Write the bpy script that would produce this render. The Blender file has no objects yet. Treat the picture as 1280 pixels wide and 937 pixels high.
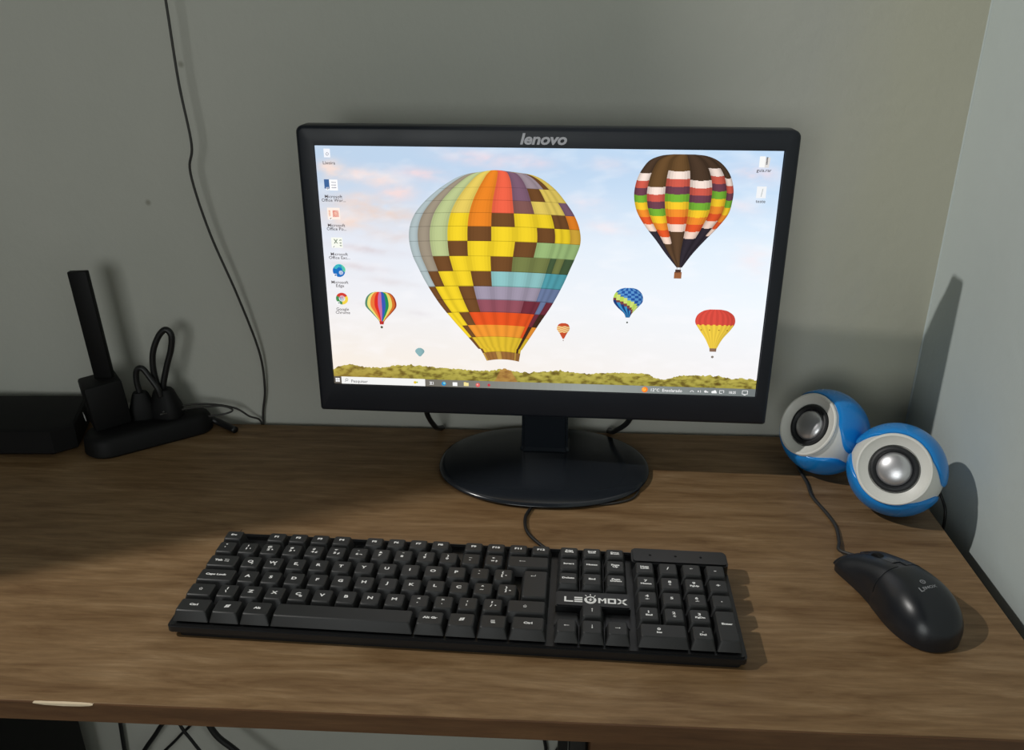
import bpy, bmesh, math, random
from mathutils import Vector, Matrix, Euler, noise
random.seed(4)
sc = bpy.context.scene
COL = sc.collection
PI = math.pi
H = 0.75                      # height of the desk top above the floor

# ------------------------------------------------------------------ camera
cam = bpy.data.cameras.new('camera'); camo = bpy.data.objects.new('camera', cam); COL.objects.link(camo)
camo.location = (0.0296, -0.7720, 0.4466 + H)
camo.rotation_euler = (1.1599, -0.0002, 0.0514)
cam.sensor_width = 36; cam.lens = 1070.0 / 1280 * 36; cam.clip_start = 0.01
sc.camera = camo
# ------------------------------------------------------------------ exposure, world, lamps
sc.view_settings.view_transform = 'Standard'; sc.view_settings.look = 'None'
sc.view_settings.gamma = 1; sc.view_settings.exposure = 0
w = bpy.data.worlds.new('world'); sc.world = w; w.use_nodes = True
w.node_tree.nodes['Background'].inputs[0].default_value = (0.80, 0.95, 0.92, 1)
w.node_tree.nodes['Background'].inputs[1].default_value = 0.014

def lamp(name, kind, loc, energy, color, size=None, size_y=None, target=None):
    l = bpy.data.lights.new(name, kind); o = bpy.data.objects.new(name, l); COL.objects.link(o)
    l.energy = energy; l.color = color; o.location = loc
    if kind == 'POINT': l.shadow_soft_size = size
    if kind == 'AREA':
        l.shape = 'RECTANGLE'; l.size = size; l.size_y = size_y
    if target: o.rotation_euler = (Vector(target) - Vector(loc)).to_track_quat('-Z', 'Y').to_euler()
    return o
LAMP = Vector((-1.95, -0.63, H + 2.03))
lamp('ceiling_bulb', 'POINT', LAMP, 155.0, (1.0, 0.97, 0.92), 0.030)
lamp('window_daylight', 'AREA', (-0.55, -2.3, H + 0.50), 10.8, (0.96, 1.0, 0.98), 0.9, 0.8, (0.3, 0.1, H + .2))

# ------------------------------------------------------------------ helpers
def lin(c):
    return tuple(((v / 255) / 12.92 if v / 255 <= 0.04045 else ((v / 255 + 0.055) / 1.055) ** 2.4) for v in c)
def mat(name, rgb, rough=0.5, metal=0.0, spec=0.5, coat=0.0, srgb=True):
    m = bpy.data.materials.new(name); m.use_nodes = True
    b = m.node_tree.nodes['Principled BSDF']
    b.inputs['Base Color'].default_value = (*(lin(rgb) if srgb else rgb), 1)
    b.inputs['Roughness'].default_value = rough; b.inputs['Metallic'].default_value = metal
    b.inputs['Specular IOR Level'].default_value = spec; b.inputs['Coat Weight'].default_value = coat
    return m
class N:
    """tiny node builder"""
    def __init__(s, m): s.t = m.node_tree; s.n = s.t.nodes; s.b = s.n.get('Principled BSDF')
    def new(s, typ, **kw):
        n = s.n.new(typ)
        for k, v in kw.items(): setattr(n, k, v)
        return n
    def link(s, a, b): s.t.links.new(a, b)
    def coords(s, scale=(1, 1, 1), loc=(0, 0, 0)):
        t = s.new('ShaderNodeTexCoord'); mp = s.new('ShaderNodeMapping'); s.link(t.outputs['Object'], mp.inputs[0])
        mp.inputs['Scale'].default_value = scale; mp.inputs['Location'].default_value = loc; return mp.outputs[0]
    def noise(s, vec, scale, detail=4, rough=0.5, dist=0.0):
        n = s.new('ShaderNodeTexNoise'); s.link(vec, n.inputs['Vector'])
        n.inputs['Scale'].default_value = scale; n.inputs['Detail'].default_value = detail
        n.inputs['Roughness'].default_value = rough; n.inputs['Distortion'].default_value = dist; return n.outputs['Fac']
    def ramp(s, fac, stops):
        r = s.new('ShaderNodeValToRGB'); s.link(fac, r.inputs[0]); e = r.color_ramp.elements
        while len(e) < len(stops): e.new(0.5)
        for k, (p, c) in enumerate(stops): e[k].position = p; e[k].color = (*c, 1)
        return r.outputs[0]
    def mix(s, fac, a, b, mode='MIX'):
        n = s.new('ShaderNodeMix', data_type='RGBA', blend_type=mode)
        for sock, v in ((n.inputs[0], fac), (n.inputs[6], a), (n.inputs[7], b)):
            if hasattr(v, 'links') or hasattr(v, 'is_linked'): s.link(v, sock)
            else: sock.default_value = v if isinstance(v, float) else (*v, 1)
        return n.outputs[2]
    def bump(s, h, strength, dist=0.001):
        n = s.new('ShaderNodeBump'); s.link(h, n.inputs['Height']); n.inputs['Strength'].default_value = strength
        n.inputs['Distance'].default_value = dist; s.link(n.outputs[0], s.b.inputs['Normal'])

def plastic(name, rgb, rough, scale=900, amt=0.15, spec=0.5, coat=0.0):
    m = mat(name, rgb, rough, spec=spec, coat=coat); q = N(m)
    f = q.noise(q.coords(), scale, 2); q.bump(f, amt, 0.0002)
    g = q.noise(q.coords(), 25, 3)
    r = q.new('ShaderNodeMapRange'); q.link(g, r.inputs[0]); r.inputs[3].default_value = rough * 0.85; r.inputs[4].default_value = min(1, rough * 1.15)
    q.link(r.outputs[0], q.b.inputs['Roughness'])
    return m

# --- wood laminate (pale streaky oak print), grain along x
def wood(name, tones, mult=1.0):
    m = mat(name, (120, 98, 74), 0.5, spec=0.35); q = N(m)
    a = q.noise(q.coords((2.4, 19, 19)), 4.0, 8, 0.66, 0.5)
    b = q.noise(q.coords((7, 90, 90)), 4.0, 6, 0.65, 0.4)
    c = q.noise(q.coords((1.6, 5, 5), (3, 1, 0)), 3.2, 3, 0.5)
    base = q.ramp(a, [(0.30, tones[0]), (0.44, tones[1]), (0.56, tones[2]), (0.72, tones[3])])
    fine = q.ramp(b, [(0.32, (0.82, 0.80, 0.77)), (0.62, (1.06, 1.05, 1.04))])
    x = q.mix(1.0, base, fine, 'MULTIPLY')
    tint = q.ramp(c, [(0.35, (0.92, 0.88, 0.82)), (0.65, (1.05, 1.04, 1.04))])
    x = q.mix(1.0, x, tint, 'MULTIPLY'); q.link(x, q.b.inputs['Base Color'])
    q.bump(b, 0.12, 0.0004)
    return m
WT = [lin(c) for c in ((101, 75, 47), (123, 97, 67), (136, 110, 79), (155, 130, 99))]
M_WOOD = wood('oak_laminate', WT)
M_EDGE = wood('edge_band', [lin(c) for c in ((78, 53, 31), (90, 62, 38), (96, 68, 43), (106, 77, 50))])  # brown banding, tones also darkened for the weaker light on the front
M_CHIP = mat('bare_chipboard', (225, 205, 175), 0.8)

# --- painted wall
def wall_mat(name, stain=True, ca=(186, 190, 180), cb_=(199, 200, 192)):
    m = mat(name, (196, 198, 190), 0.75, spec=0.2); q = N(m)
    co = q.coords()
    a = q.noise(co, 2.2, 4, 0.55)
    x = q.ramp(a, [(0.3, lin(ca)), (0.7, lin(cb_))])
    if stain:      # yellowed band at the corner (object origin), also lightened for brighter light there
        sp = q.new('ShaderNodeSeparateXYZ'); q.link(co, sp.inputs[0])
        nz = q.noise(q.coords((1, 1, 0.5)), 9, 4, 0.6)
        ad = q.new('ShaderNodeMath', operation='MULTIPLY_ADD'); q.link(nz, ad.inputs[0]); ad.inputs[1].default_value = 0.14; q.link(sp.outputs[0], ad.inputs[2])
        mr = q.new('ShaderNodeMapRange', interpolation_type='SMOOTHSTEP'); q.link(ad.outputs[0], mr.inputs[0])
        mr.inputs[1].default_value = -0.10; mr.inputs[2].default_value = 0.02; mr.inputs[3].default_value = 0.0; mr.inputs[4].default_value = 0.55
        x = q.mix(mr.outputs[0], x, lin((200, 197, 172)))
    v = q.new('ShaderNodeTexVoronoi'); q.link(co, v.inputs['Vector']); v.inputs['Scale'].default_value = 11
    sp2 = q.new('ShaderNodeMapRange'); q.link(v.outputs['Distance'], sp2.inputs[0]); sp2.inputs[1].default_value = 0.015; sp2.inputs[2].default_value = 0.045
    sp2.inputs[3].default_value = 0.55; sp2.inputs[4].default_value = 0.0
    pick = q.new('ShaderNodeMath', operation='GREATER_THAN'); sc3 = q.new('ShaderNodeSeparateColor'); q.link(v.outputs['Color'], sc3.inputs[0])
    q.link(sc3.outputs[0], pick.inputs[0]); pick.inputs[1].default_value = 0.55
    mu = q.new('ShaderNodeMath', operation='MULTIPLY'); q.link(sp2.outputs[0], mu.inputs[0]); q.link(pick.outputs[0], mu.inputs[1])
    x = q.mix(mu.outputs[0], x, lin((120, 116, 100)))
    q.link(x, q.b.inputs['Base Color'])
    f = q.noise(co, 60, 5, 0.6); q.bump(f, 0.28, 0.002)
    return m
M_WALL = wall_mat('wall_paint', True, (184, 185, 176), (196, 195, 187)); M_WALL2 = wall_mat('wall_paint_side', False, (184, 194, 192), (196, 204, 202))
M_FLOOR = mat('floor_tile', (140, 135, 125), 0.5)

M_CASE = plastic('black_case_plastic', (19, 20, 22), 0.42)
M_KEY = plastic('key_plastic', (35, 36, 37), 0.5, 1200, 0.2)
M_LEG = mat('legend_white', (240, 240, 240), 0.6)
M_BEZEL = plastic('monitor_bezel', (29, 33, 41), 0.42, 1500, 0.1, spec=0.4)
M_GLOSS = mat('gloss_black', (34, 38, 44), 0.2, spec=0.4)
M_BACK = plastic('monitor_rear', (22, 22, 24), 0.6)
M_SILVERTXT = mat('bezel_logo_grey', (190, 190, 198), 0.5)
M_MOUSE = plastic('mouse_shell', (24, 27, 32), 0.34, 1500, 0.12)
M_MOUSETXT = mat('mouse_logo_grey', (135, 137, 141), 0.5)
M_RUBBER = mat('cable_black', (20, 20, 21), 0.45)
M_BROWNCABLE = mat('cable_grey', (48, 46, 44), 0.5)
M_BLUE = plastic('speaker_blue', (20, 138, 222), 0.28, 1500, 0.05, coat=0.2)
M_WHITE = plastic('speaker_white', (226, 226, 220), 0.4, 1500, 0.05)
M_CONE = mat('silver_cone', (215, 215, 218), 0.34, metal=0.75)
M_SURR = mat('rubber_surround', (26, 28, 32), 0.5)
M_MATTE = mat('matte_black', (12, 12, 13), 0.6, spec=0.25)
M_METAL = mat('black_metal', (18, 18, 18), 0.4)
M_LABEL = mat('paper_label', (190, 190, 190), 0.7)

def finish(bm, name, m, parent=None, smooth=False, loc=(0, 0, 0), rot=(0, 0, 0), auto=None):
    bmesh.ops.recalc_face_normals(bm, faces=bm.faces)
    me = bpy.data.meshes.new(name); bm.to_mesh(me); bm.free()
    return obj_me(me, name, m, parent, smooth, loc, rot, auto)
def obj_me(me, name, m, parent=None, smooth=False, loc=(0, 0, 0), rot=(0, 0, 0), auto=None):
    for mm in (m if isinstance(m, list) else [m]): me.materials.append(mm)
    if smooth or auto:
        for p in me.polygons: p.use_smooth = True
        if auto: me.set_sharp_from_angle(angle=math.radians(auto))
    o = bpy.data.objects.new(name, me); COL.objects.link(o); o.parent = parent; o.location = loc; o.rotation_euler = rot
    return o
def thing(name, label, cat, loc=(0, 0, 0), rot=(0, 0, 0), group=None):
    o = bpy.data.objects.new(name, None); COL.objects.link(o); o.location = loc; o.rotation_euler = rot; o.empty_display_size = 0.05
    return tag(o, label, cat, group)
def tag(o, label, cat, group=None):
    o['label'] = label; o['category'] = cat
    if group: o['group'] = group
    return o
def box(bm, x0, x1, y0, y1, z0, z1, bev=0.0, seg=2, M=None):
    r = bmesh.ops.create_cube(bm, size=1)
    vs = r['verts']
    for v in vs: v.co = Vector(((x0 + x1) / 2 + v.co.x * (x1 - x0), (y0 + y1) / 2 + v.co.y * (y1 - y0), (z0 + z1) / 2 + v.co.z * (z1 - z0)))
    if bev:
        es = list({e for v in vs for e in v.link_edges})
        r2 = bmesh.ops.bevel(bm, geom=es, offset=bev, segments=seg, affect='EDGES', profile=0.5)
        vs = list({v for f in r2['faces'] for v in f.verts} | {v for v in vs if v.is_valid})
    if M: bmesh.ops.transform(bm, matrix=M, verts=vs)
    return vs
def bx(name, m, parent, *a, loc=(0, 0, 0), rot=(0, 0, 0), bev=0.0, seg=2):
    bm = bmesh.new(); box(bm, *a, bev=bev, seg=seg)
    return finish(bm, name, m, parent, loc=loc, rot=rot, auto=40 if bev else None)
def loft(bm, rings, close=True, caps=True):
    vr = [[bm.verts.new(p) for p in r] for r in rings]; n = len(rings[0])
    for a, b in zip(vr, vr[1:]):
        for i in range(n if close else n - 1):
            bm.faces.new((a[i], a[(i + 1) % n], b[(i + 1) % n], b[i]))
    if caps:
        bm.faces.new(vr[0][::-1]); bm.faces.new(vr[-1])
    return vr
def catmull(pts, n=10):
    P = [Vector(p) for p in pts]; P = [P[0] * 2 - P[1]] + P + [P[-1] * 2 - P[-2]]; out = []
    for i in range(1, len(P) - 2):
        a, b, c, d = P[i - 1:i + 3]
        for k in range(n):
            t = k / n
            out.append(0.5 * ((2 * b) + (c - a) * t + (2 * a - 5 * b + 4 * c - d) * t * t + (3 * b - a - 3 * c + d) * t ** 3))
    out.append(P[-2]); return out
def tube_bm(bm, pts, r, n=10, seg=8, smooth=True):
    pts = catmull(pts, seg) if smooth else [Vector(p) for p in pts]
    rr = r if callable(r) else (lambda t: r)
    t0 = (pts[1] - pts[0]).normalized(); u = t0.orthogonal().normalized(); rings = []
    for i, p in enumerate(pts):
        t = (pts[min(i + 1, len(pts) - 1)] - pts[max(i - 1, 0)]).normalized()
        u = (u - t * u.dot(t)).normalized(); v = t.cross(u); R = rr(i / (len(pts) - 1))
        rings.append([p + (u * math.cos(2 * PI * k / n) + v * math.sin(2 * PI * k / n)) * R for k in range(n)])
    loft(bm, rings)
def tube(name, m, parent, pts, r, n=10, seg=8, **kw):
    bm = bmesh.new(); tube_bm(bm, pts, r, n, seg)
    return finish(bm, name, m, parent, smooth=True, **kw)
def lathe(bm, prof, n=48, M=None):
    """prof: (radius, height) about +Z"""
    rings = [[Vector((r * math.cos(2 * PI * k / n), r * math.sin(2 * PI * k / n), z)) for k in range(n)] for r, z in prof]
    if M: rings = [[M @ p for p in r] for r in rings]
    loft(bm, rings)
def text_mesh(s, size, sx=1.0, align='CENTER', shear=0.0, bold=0.0, extrude=0.0, spacing=1.0, res=3, line=1.0):
    c = bpy.data.curves.new('text_source', 'FONT'); c.body = s; c.size = size; c.align_x = align; c.align_y = 'CENTER'
    c.shear = shear; c.offset = bold; c.extrude = extrude; c.space_character = spacing; c.resolution_u = res; c.space_line = line
    o = bpy.data.objects.new('text_source', c)
    me = bpy.data.meshes.new_from_object(o)
    bpy.data.objects.remove(o); bpy.data.curves.remove(c)
    me.transform(Matrix.Diagonal((sx, 1, 1, 1)))
    return me
def bm_text(bm, s, size, M=None, **kw):
    me = text_mesh(s, size, **kw)
    if M: me.transform(M)
    bm.from_mesh(me); bpy.data.meshes.remove(me)
def T(x, y, z=0): return Matrix.Translation((x, y, z))

# ================================================================== SETTING
XR, YW, YF, XD = 0.4245, 0.103, -0.3344, 0.3938
def struct(o): o['kind'] = 'structure'; return o
# walls carry their origin at the room's corner on the floor
bm = bmesh.new(); box(bm, -3.2, 0.0, 0, 0.12, 0, 3.2)
struct(finish(bm, 'wall_back', M_WALL, loc=(XR, YW, 0)))
# right wall: slightly wavy plaster at the corner
bm = bmesh.new(); box(bm, 0, 0.12, -3.4, 0.12, 0, 3.2)
struct(finish(bm, 'wall_right', M_WALL2, loc=(XR, YW, 0)))
# uneven plaster bead running down the corner
bm = bmesh.new(); rings = []
for i in range(90):
    z = i / 89 * 3.19 + 0.005
    k = 0.0020 + 0.0010 * noise.noise(Vector((0, 3.1, z * 6))); k2 = 0.0025 + 0.0015 * noise.noise(Vector((5, 1.7, z * 5)))
    rings.append([Vector((0.001, 0.001, z)), Vector((-k, 0.001, z)), Vector((-k * .45, -k2 * .30, z)), Vector((0.001, -k2, z))])
loft(bm, rings)
struct(finish(bm, 'trim_1', M_WALL2, loc=(XR, YW, 0), smooth=True))
bm = bmesh.new(); box(bm, -2.8, XR + .12, -3.3, YW + .12, -0.1, 0)
struct(finish(bm, 'floor', M_FLOOR))

# ================================================================== DESK
desk = thing('desk', 'streaky oak laminate desk with a brown front edge toned darker for shade, carrying the computer', 'desk', (0, 0, 0))
bx('desktop', M_WOOD, desk, -.885, XD, YF + .0012, YW - .009, H - .0158, H, bev=.0004, seg=1)
bx('edge_band', M_EDGE, desk, -.885, XD, YF - .0003, YF + .0012, H - .0158, H - .0001)
# chipped front edge: bare chipboard
bm = bmesh.new(); rings = []
for x, d_ in [(-.3265, .0002), (-.318, .0012), (-.305, .0017), (-.293, .0014), (-.2865, .0008), (-.284, .0002)]:
    rings.append([Vector((x, YF - .0007, H - .0002 - d_)), Vector((x, YF + .002, H - .0002 - d_)), Vector((x, YF + .0004 + d_ * .6, H + .00025)), Vector((x, YF - .0007, H + .00025))])
loft(bm, rings)
c = finish(bm, 'chipped_patch', M_CHIP, desk); c['label'] = 'pale bare chip on the front edge'
for (x, y) in ((.0466, -.318), (.0466, .05), (-.87, -.318), (-.87, .05), (.36, .05)):
    bx('leg', M_METAL, desk, x, x + .0129, y, y + .02, 0, H - .0158, bev=.001, seg=1)
dr = bx('drawer', M_EDGE, desk, .0605, XD - .002, YF + .0035, YF + .36, H - .155, H - .0165, bev=.001, seg=1)
bx('handle', M_METAL, dr, .18, .28, YF - .012, YF + .0035, H - .11, H - .10, bev=.003)

# ================================================================== MONITOR
mon = thing('monitor', 'black widescreen monitor showing hot air balloons over a treeline', 'monitor',
            (0.0225, 0.0115, H), (0, 0, -0.0252))
Mroot = mon.matrix_basis.copy()
# the head: own frame = screen centre
head_M = Matrix.Translation((0.0181, -0.0062, 0.2135 + H)) @ Euler((-0.0181, 0, -0.0252)).to_matrix().to_4x4() @ Matrix.Scale(.9604, 4)
Mloc = (Matrix.Translation((0.0225, 0.0115, H)) @ Euler((0, 0, -0.0252)).to_matrix().to_4x4()).inverted() @ head_M
def headpart(o): o.matrix_local = Mloc; return o
def rrect(x0, x1, z0, z1, rt, y, n=5):
    out = []
    for cx, cz, a, r in ((x1 - rt, z1 - rt, 0, rt), (x0 + rt, z1 - rt, PI / 2, rt), (x0 + rt * .4, z0 + rt * .4, PI, rt * .4), (x1 - rt * .4, z0 + rt * .4, 1.5 * PI, rt * .4)):
        for k in range(n + 1):
            t = a + k / n * PI / 2; out.append(Vector((cx + r * math.cos(t), y, cz + r * math.sin(t))))
    return out
X0, X1, Z0, Z1 = -.2304, .2288, -.1507, .1385
S = (.2136, .1202)
bm = bmesh.new()
outer = [rrect(X0 + .001, X1 - .001, Z0 + .001, Z1 - .001, .006, .022), rrect(X0, X1, Z0, Z1, .007, .020), rrect(X0, X1, Z0, Z1, .007, .0012),
         rrect(X0 + .0012, X1 - .0012, Z0 + .0012, Z1 - .0012, .006, -.0004), rrect(X0 + .0035, X1 - .0035, Z0 + .0035, Z1 - .0035, .005, -.0012),
         rrect(-S[0] - .0008, S[0] + .0030, -S[1] - .0008, S[1] + .0008, .0006, -.0005), rrect(-S[0] - .0006, S[0] + .0022, -S[1] - .0006, S[1] + .0006, .0005, .0015)]
loft(bm, outer, caps=False)
headpart(finish(bm, 'bezel', M_BEZEL, mon, auto=50))
# rear housing: thin rim, then bulge that starts below the top edge
bm = bmesh.new()
rings = [rrect(X0 + .002, X1 - .002, Z0 + .002, Z1 - .002, .006, .0205), rrect(X0 + .02, X1 - .02, Z0 + .008, Z1 - .014, .015, .030),
         rrect(X0 + .06, X1 - .06, Z0 + .02, Z1 - .05, .02, .043), rrect(X0 + .09, X1 - .09, Z0 + .03, Z1 - .075, .02, .047)]
loft(bm, rings); headpart(finish(bm, 'rear_housing', M_BACK, mon, auto=40))
# neck
bm = bmesh.new()
def nr(z, w_, y0, y1): return [Vector((a, b, z)) for a, b in ((-w_, y0), (w_, y0), (w_, y1), (-w_, y1))]
loft(bm, [nr(.0085, .027, .014, .052), nr(.014, .0245, .018, .048), nr(.07, .0235, .006, .028), nr(.13, .0235, -.004, .020)])
bmesh.ops.bevel(bm, geom=[e for e in bm.edges if abs(e.verts[0].co.z - e.verts[1].co.z) > .001], offset=.003, segments=3, affect='EDGES')
finish(bm, 'neck', M_GLOSS, mon, auto=40)
# oval glossy foot
bm = bmesh.new()
pr = [(.93, .0005), (.985, .0015), (1.0, .0035), (.993, .0052), (.96, .0064), (.80, .0080), (.5, .0098), (.2, .0108), (.01, .0110)]
RX, RY = .1090, .0825
rings = []
for r, z in pr:
    ring = []
    for k in range(96):
        a = 2 * PI * k / 96; c_, s_ = math.cos(a), math.sin(a); e = 0.93
        ring.append(Vector((RX * r * math.copysign(abs(c_) ** e, c_), RY * r * math.copysign(abs(s_) ** e, s_), z)))
    rings.append(ring)
loft(bm, rings)
finish(bm, 'foot', M_GLOSS, mon, auto=50)
# maker's lettering
me = text_mesh('lenovo', .0136, sx=1.16, shear=.22, bold=.00042, extrude=.00025, spacing=.98)
me.transform(T(-.0010, -.0005, 0)); me.transform(Matrix.Rotation(PI / 2, 4, 'X')); me.transform(T(0, -.0013, .1285))
o = headpart(obj_me(me, 'lettering', M_SILVERTXT, mon)); o['label'] = 'grey italic lettering on the top bezel'

# ---------------- the picture on the screen (it is flat in the photograph)
def emis(name, gain=1.0):
    m = bpy.data.materials.new(name); m.use_nodes = True; t = m.node_tree; t.nodes.clear()
    o = t.nodes.new('ShaderNodeOutputMaterial'); e = t.nodes.new('ShaderNodeEmission'); a = t.nodes.new('ShaderNodeVertexColor'); a.layer_name = 'Col'
    t.links.new(a.outputs[0], e.inputs[0]); e.inputs[1].default_value = gain; t.links.new(e.outputs[0], o.inputs[0]); return m
M_SCR = emis('lit_screen', 1.1)
LAYER = .00013
def picture(name, parent, verts, faces, cols, layer, per='face'):
    """verts in mm (x, z) on the panel; cols per face or per vertex, 0-255"""
    me = bpy.data.meshes.new(name); me.from_pydata([(x / 1000, .0009 - layer * LAYER, z / 1000) for x, z in verts], [], faces)
    at = me.color_attributes.new('Col', 'FLOAT_COLOR', 'CORNER' if per == 'face' else 'POINT'); buf = []
    if per == 'face':
        for p in me.polygons:
            c = (*lin(cols[p.index]), 1); buf += list(c) * p.loop_total
    else:
        for c in cols: buf += [*lin(c), 1]
    at.data.foreach_set('color', buf)
    o = obj_me(me, name, M_SCR, parent)
    return o
# flat sky image
def mixc(a, b, t): t = max(0, min(1, t)); return tuple(a[i] + (b[i] - a[i]) * t for i in range(3))
def fbm(x, y, o=4):
    v = 0; a = .5
    for i in range(o): v += a * noise.noise(Vector((x, y, 7.3 + i))); x *= 2.03; y *= 2.03; a *= .5
    return v
NX, NZ = 300, 170
vs, cs, fs = [], [], []
blobs = [(-175, 70, 22, 7, (232, 205, 195), .8), (-138, 78, 20, 8, (240, 208, 205), .75), (-115, 95, 26, 6, (236, 205, 210), .7), (-165, 92, 32, 8, (238, 214, 208), .8),
         (-200, 98, 14, 9, (242, 212, 196), .8), (-160, 60, 42, 10, (222, 196, 182), .85), (-190, 50, 25, 9, (238, 208, 190), .8), (-140, 35, 34, 9, (214, 206, 206), .6),
         (-60, 110, 35, 7, (228, 208, 220), .75), (-10, 108, 22, 7, (214, 204, 222), .6), (60, 105, 18, 8, (214, 212, 228), .5), (40, 70, 20, 8, (232, 226, 236), .5),
         (62, 48, 22, 6, (238, 226, 232), .6), (195, 100, 20, 9, (242, 214, 220), .6), (185, 70, 18, 7, (232, 226, 236), .5), (-170, 22, 35, 4, (205, 198, 204), .7),
         (-180, 5, 30, 4, (208, 200, 204), .6), (-150, -10, 26, 4, (212, 206, 208), .5), (-120, -42, 12, 3, (205, 200, 204), .4), (-165, -36, 20, 3, (214, 208, 208), .5), (200, 20, 20, 16, (244, 236, 240), .5)]
for j in range(NZ):
    z = -120.2 + 240.4 * j / (NZ - 1)
    for i in range(NX):
        x = -213.8 + 429.2 * i / (NX - 1)
        u = (x + 214) / 428; t = (z + 120) / 240
        top_ = mixc((184, 204, 226), (186, 212, 238), u); midc = mixc((222, 226, 236), (222, 235, 246), u); low_ = mixc((243, 230, 214), (238, 234, 234), u)
        c = mixc(low_, mixc((232, 231, 234), (234, 240, 246), u), t * 2.6) if t < .38 else mixc(mixc((232, 231, 234), (234, 240, 246), u), midc, (t - .38) / .25) if t < .63 else mixc(midc, top_, (t - .63) / .28)
        for bx_, bz, rx, rz, col_, k in blobs:
            ddx = (x - bx_) / rx + .0; ddz = (z - bz + (x - bx_) * .12) / rz; d = ddx * ddx + ddz * ddz
            if d < 5:
                n_ = fbm(x / 16, z / 7); f = math.exp(-d * 1.1) * (1 + 1.6 * n_)
                c = mixc(c, mixc(col_, (228, 222, 226), .4), f * k)
        n2 = fbm(x / 30 + 5, z / 11, 3)
        c = mixc(c, (246, 244, 246), max(0, n2) * .9 * (1 - t * .4))
        vs.append((x, z)); cs.append(c)
for j in range(NZ - 1):
    for i in range(NX - 1):
        a = j * NX + i; fs.append((a, a + 1, a + NX + 1, a + NX))
screen = picture('screen', mon, vs, fs, cs, 0, 'v'); headpart(screen)

def interp(tab, z):
    """tab: (z, value) rows, descending z, smooth"""
    if z >= tab[0][0]: return tab[0][1]
    for (a, va), (b, vb) in zip(tab, tab[1:]):
        if z >= b:
            t = (a - z) / (a - b); return va + (vb - va) * t
    return tab[-1][1]
def smooth_tab(rows, n=14):
    """rows (z, xl, xr) -> finer by catmull"""
    P = catmull([(r[0], r[1], r[2]) for r in rows], n); return [(p.x, p.y, p.z) for p in P]
def balloon(name, rows, cols, colour, layer, sub=4, sag=0.0, n=14, shade=.12):
    """rows: outline (z, left, right); cols: gore boundaries in -1..1; colour(gore, z, frac) -> rgb"""
    R = smooth_tab(rows, n); vs, fs, cs = [], [], []
    us = []
    for g in range(len(cols) - 1):
        for k in range(sub): us.append((cols[g] + (cols[g + 1] - cols[g]) * k / sub, g, k / sub))
    us.append((cols[-1], len(cols) - 2, 1.0)); W = len(us)
    for z, l, r in R:
        for u, g, f in us: vs.append(((l + r) / 2 + u * (r - l) / 2, z - sag * u * u))
    for j in range(len(R) - 1):
        for i in range(W - 1):
            a = j * W + i; fs.append((a, a + 1, a + W + 1, a + W))
            g = us[i][1]; f = us[i][2] + .5 / sub; z = (R[j][0] + R[j + 1][0]) / 2
            c = colour(g, z, f); e = abs(f - .5) * 2; u = (us[i][0] + us[i + 1][0]) / 2
            k = 1.0 - shade * e ** 2 - .10 * max(0, u) ** 2
            cs.append(tuple(min(255, v * k) for v in c))
    return picture(name, screen, vs, fs, cs, layer)
# --- big patchwork balloon
Y = (240, 208, 44); YL = (226, 200, 96); BR = (112, 74, 42); O = (232, 132, 40); CO = (236, 100, 72); PU = (124, 92, 112); MV = (158, 142, 150)
LB = (172, 186, 188); GB = (156, 144, 126); GR = (184, 196, 140); G1 = (156, 186, 122); OL = (118, 126, 74); DG = (72, 92, 62); TE = (140, 192, 192); TE2 = (84, 160, 172)
MG = (158, 148, 166); BG = (110, 126, 162); WI = (146, 82, 94); W2 = (116, 50, 62); RO = (228, 84, 36); OR = (238, 150, 52); GO = (222, 186, 50); DK = (70, 46, 34)
grid = [
    [LB, GB, GR, YL, O, CO, PU, MV, MV, BR, YL],
    [LB, GB, GR, YL, O, CO, PU, BR, YL, YL, YL],
    [LB, GB, GR, YL, O, CO, (128, 88, 84), YL, YL, YL, PU],
    [LB, GB, GR, Y, O, BR, Y, Y, BR, BR, O],
    [LB, GB, GR, Y, BR, Y, Y, BR, Y, Y, (214, 170, 60)],
    [LB, GB, GR, BR, Y, Y, BR, G1, G1, G1, G1],
    [LB, GB, BR, Y, Y, BR, OL, OL, DG, OL, DG],
    [LB, BR, Y, Y, BR, TE, TE, TE, TE2, TE2, TE2],
    [BR, Y, Y, BR, MG, MG, MG, MG, BG, BG, BG],
    [BR, Y, Y, BR, WI, WI, WI, W2, W2, BG, W2],
    [Y, Y, BR, RO, RO, RO, RO, RO, RO, W2, DK],
    [Y, BR, OR, OR, OR, OR, OR, OR, RO, DK, OR],
    [BR, GO, GO, GO, GO, GO, GO, GO, GO, DK, GO]]
zb = [110, 84, 72, 60, 47, 33, 18, 3.2, -11.7, -25.3, -38.4, -51.8, -64.0, -80]
def bigc(g, z, f):
    for r in range(13):
        if z >= zb[r + 1]:
            c = grid[r][g]
            if abs(z - zb[r + 1]) < .4: c = tuple(v * .80 for v in c)
            return c
    return (150, 104, 56) if (g % 4) else (190, 150, 70)
big_rows = [(99.9, -58, -30), (98.6, -69, -14), (95.5, -79, -4), (90, -89, 5), (82.5, -100, 13.5), (72, -112, 22), (60, -122, 30), (47, -127.5, 35), (34, -128.6, 36), (20, -126, 31.5), (8.9, -121.5, 27), (-8, -113.5, 20),
            (-28, -101.6, 10), (-45, -88.5, -.5), (-57.4, -78, -8), (-68, -69, -14.5), (-75.3, -63, -19), (-76.2, -60.6, -20), (-88.2, -54.5, -22.0)]
balloon('balloon_picture', big_rows, [-1, -.896, -.754, -.546, -.312, -.033, .244, .5, .706, .783, .88, 1], bigc, 2, sub=7, sag=2.0, n=24)
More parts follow.
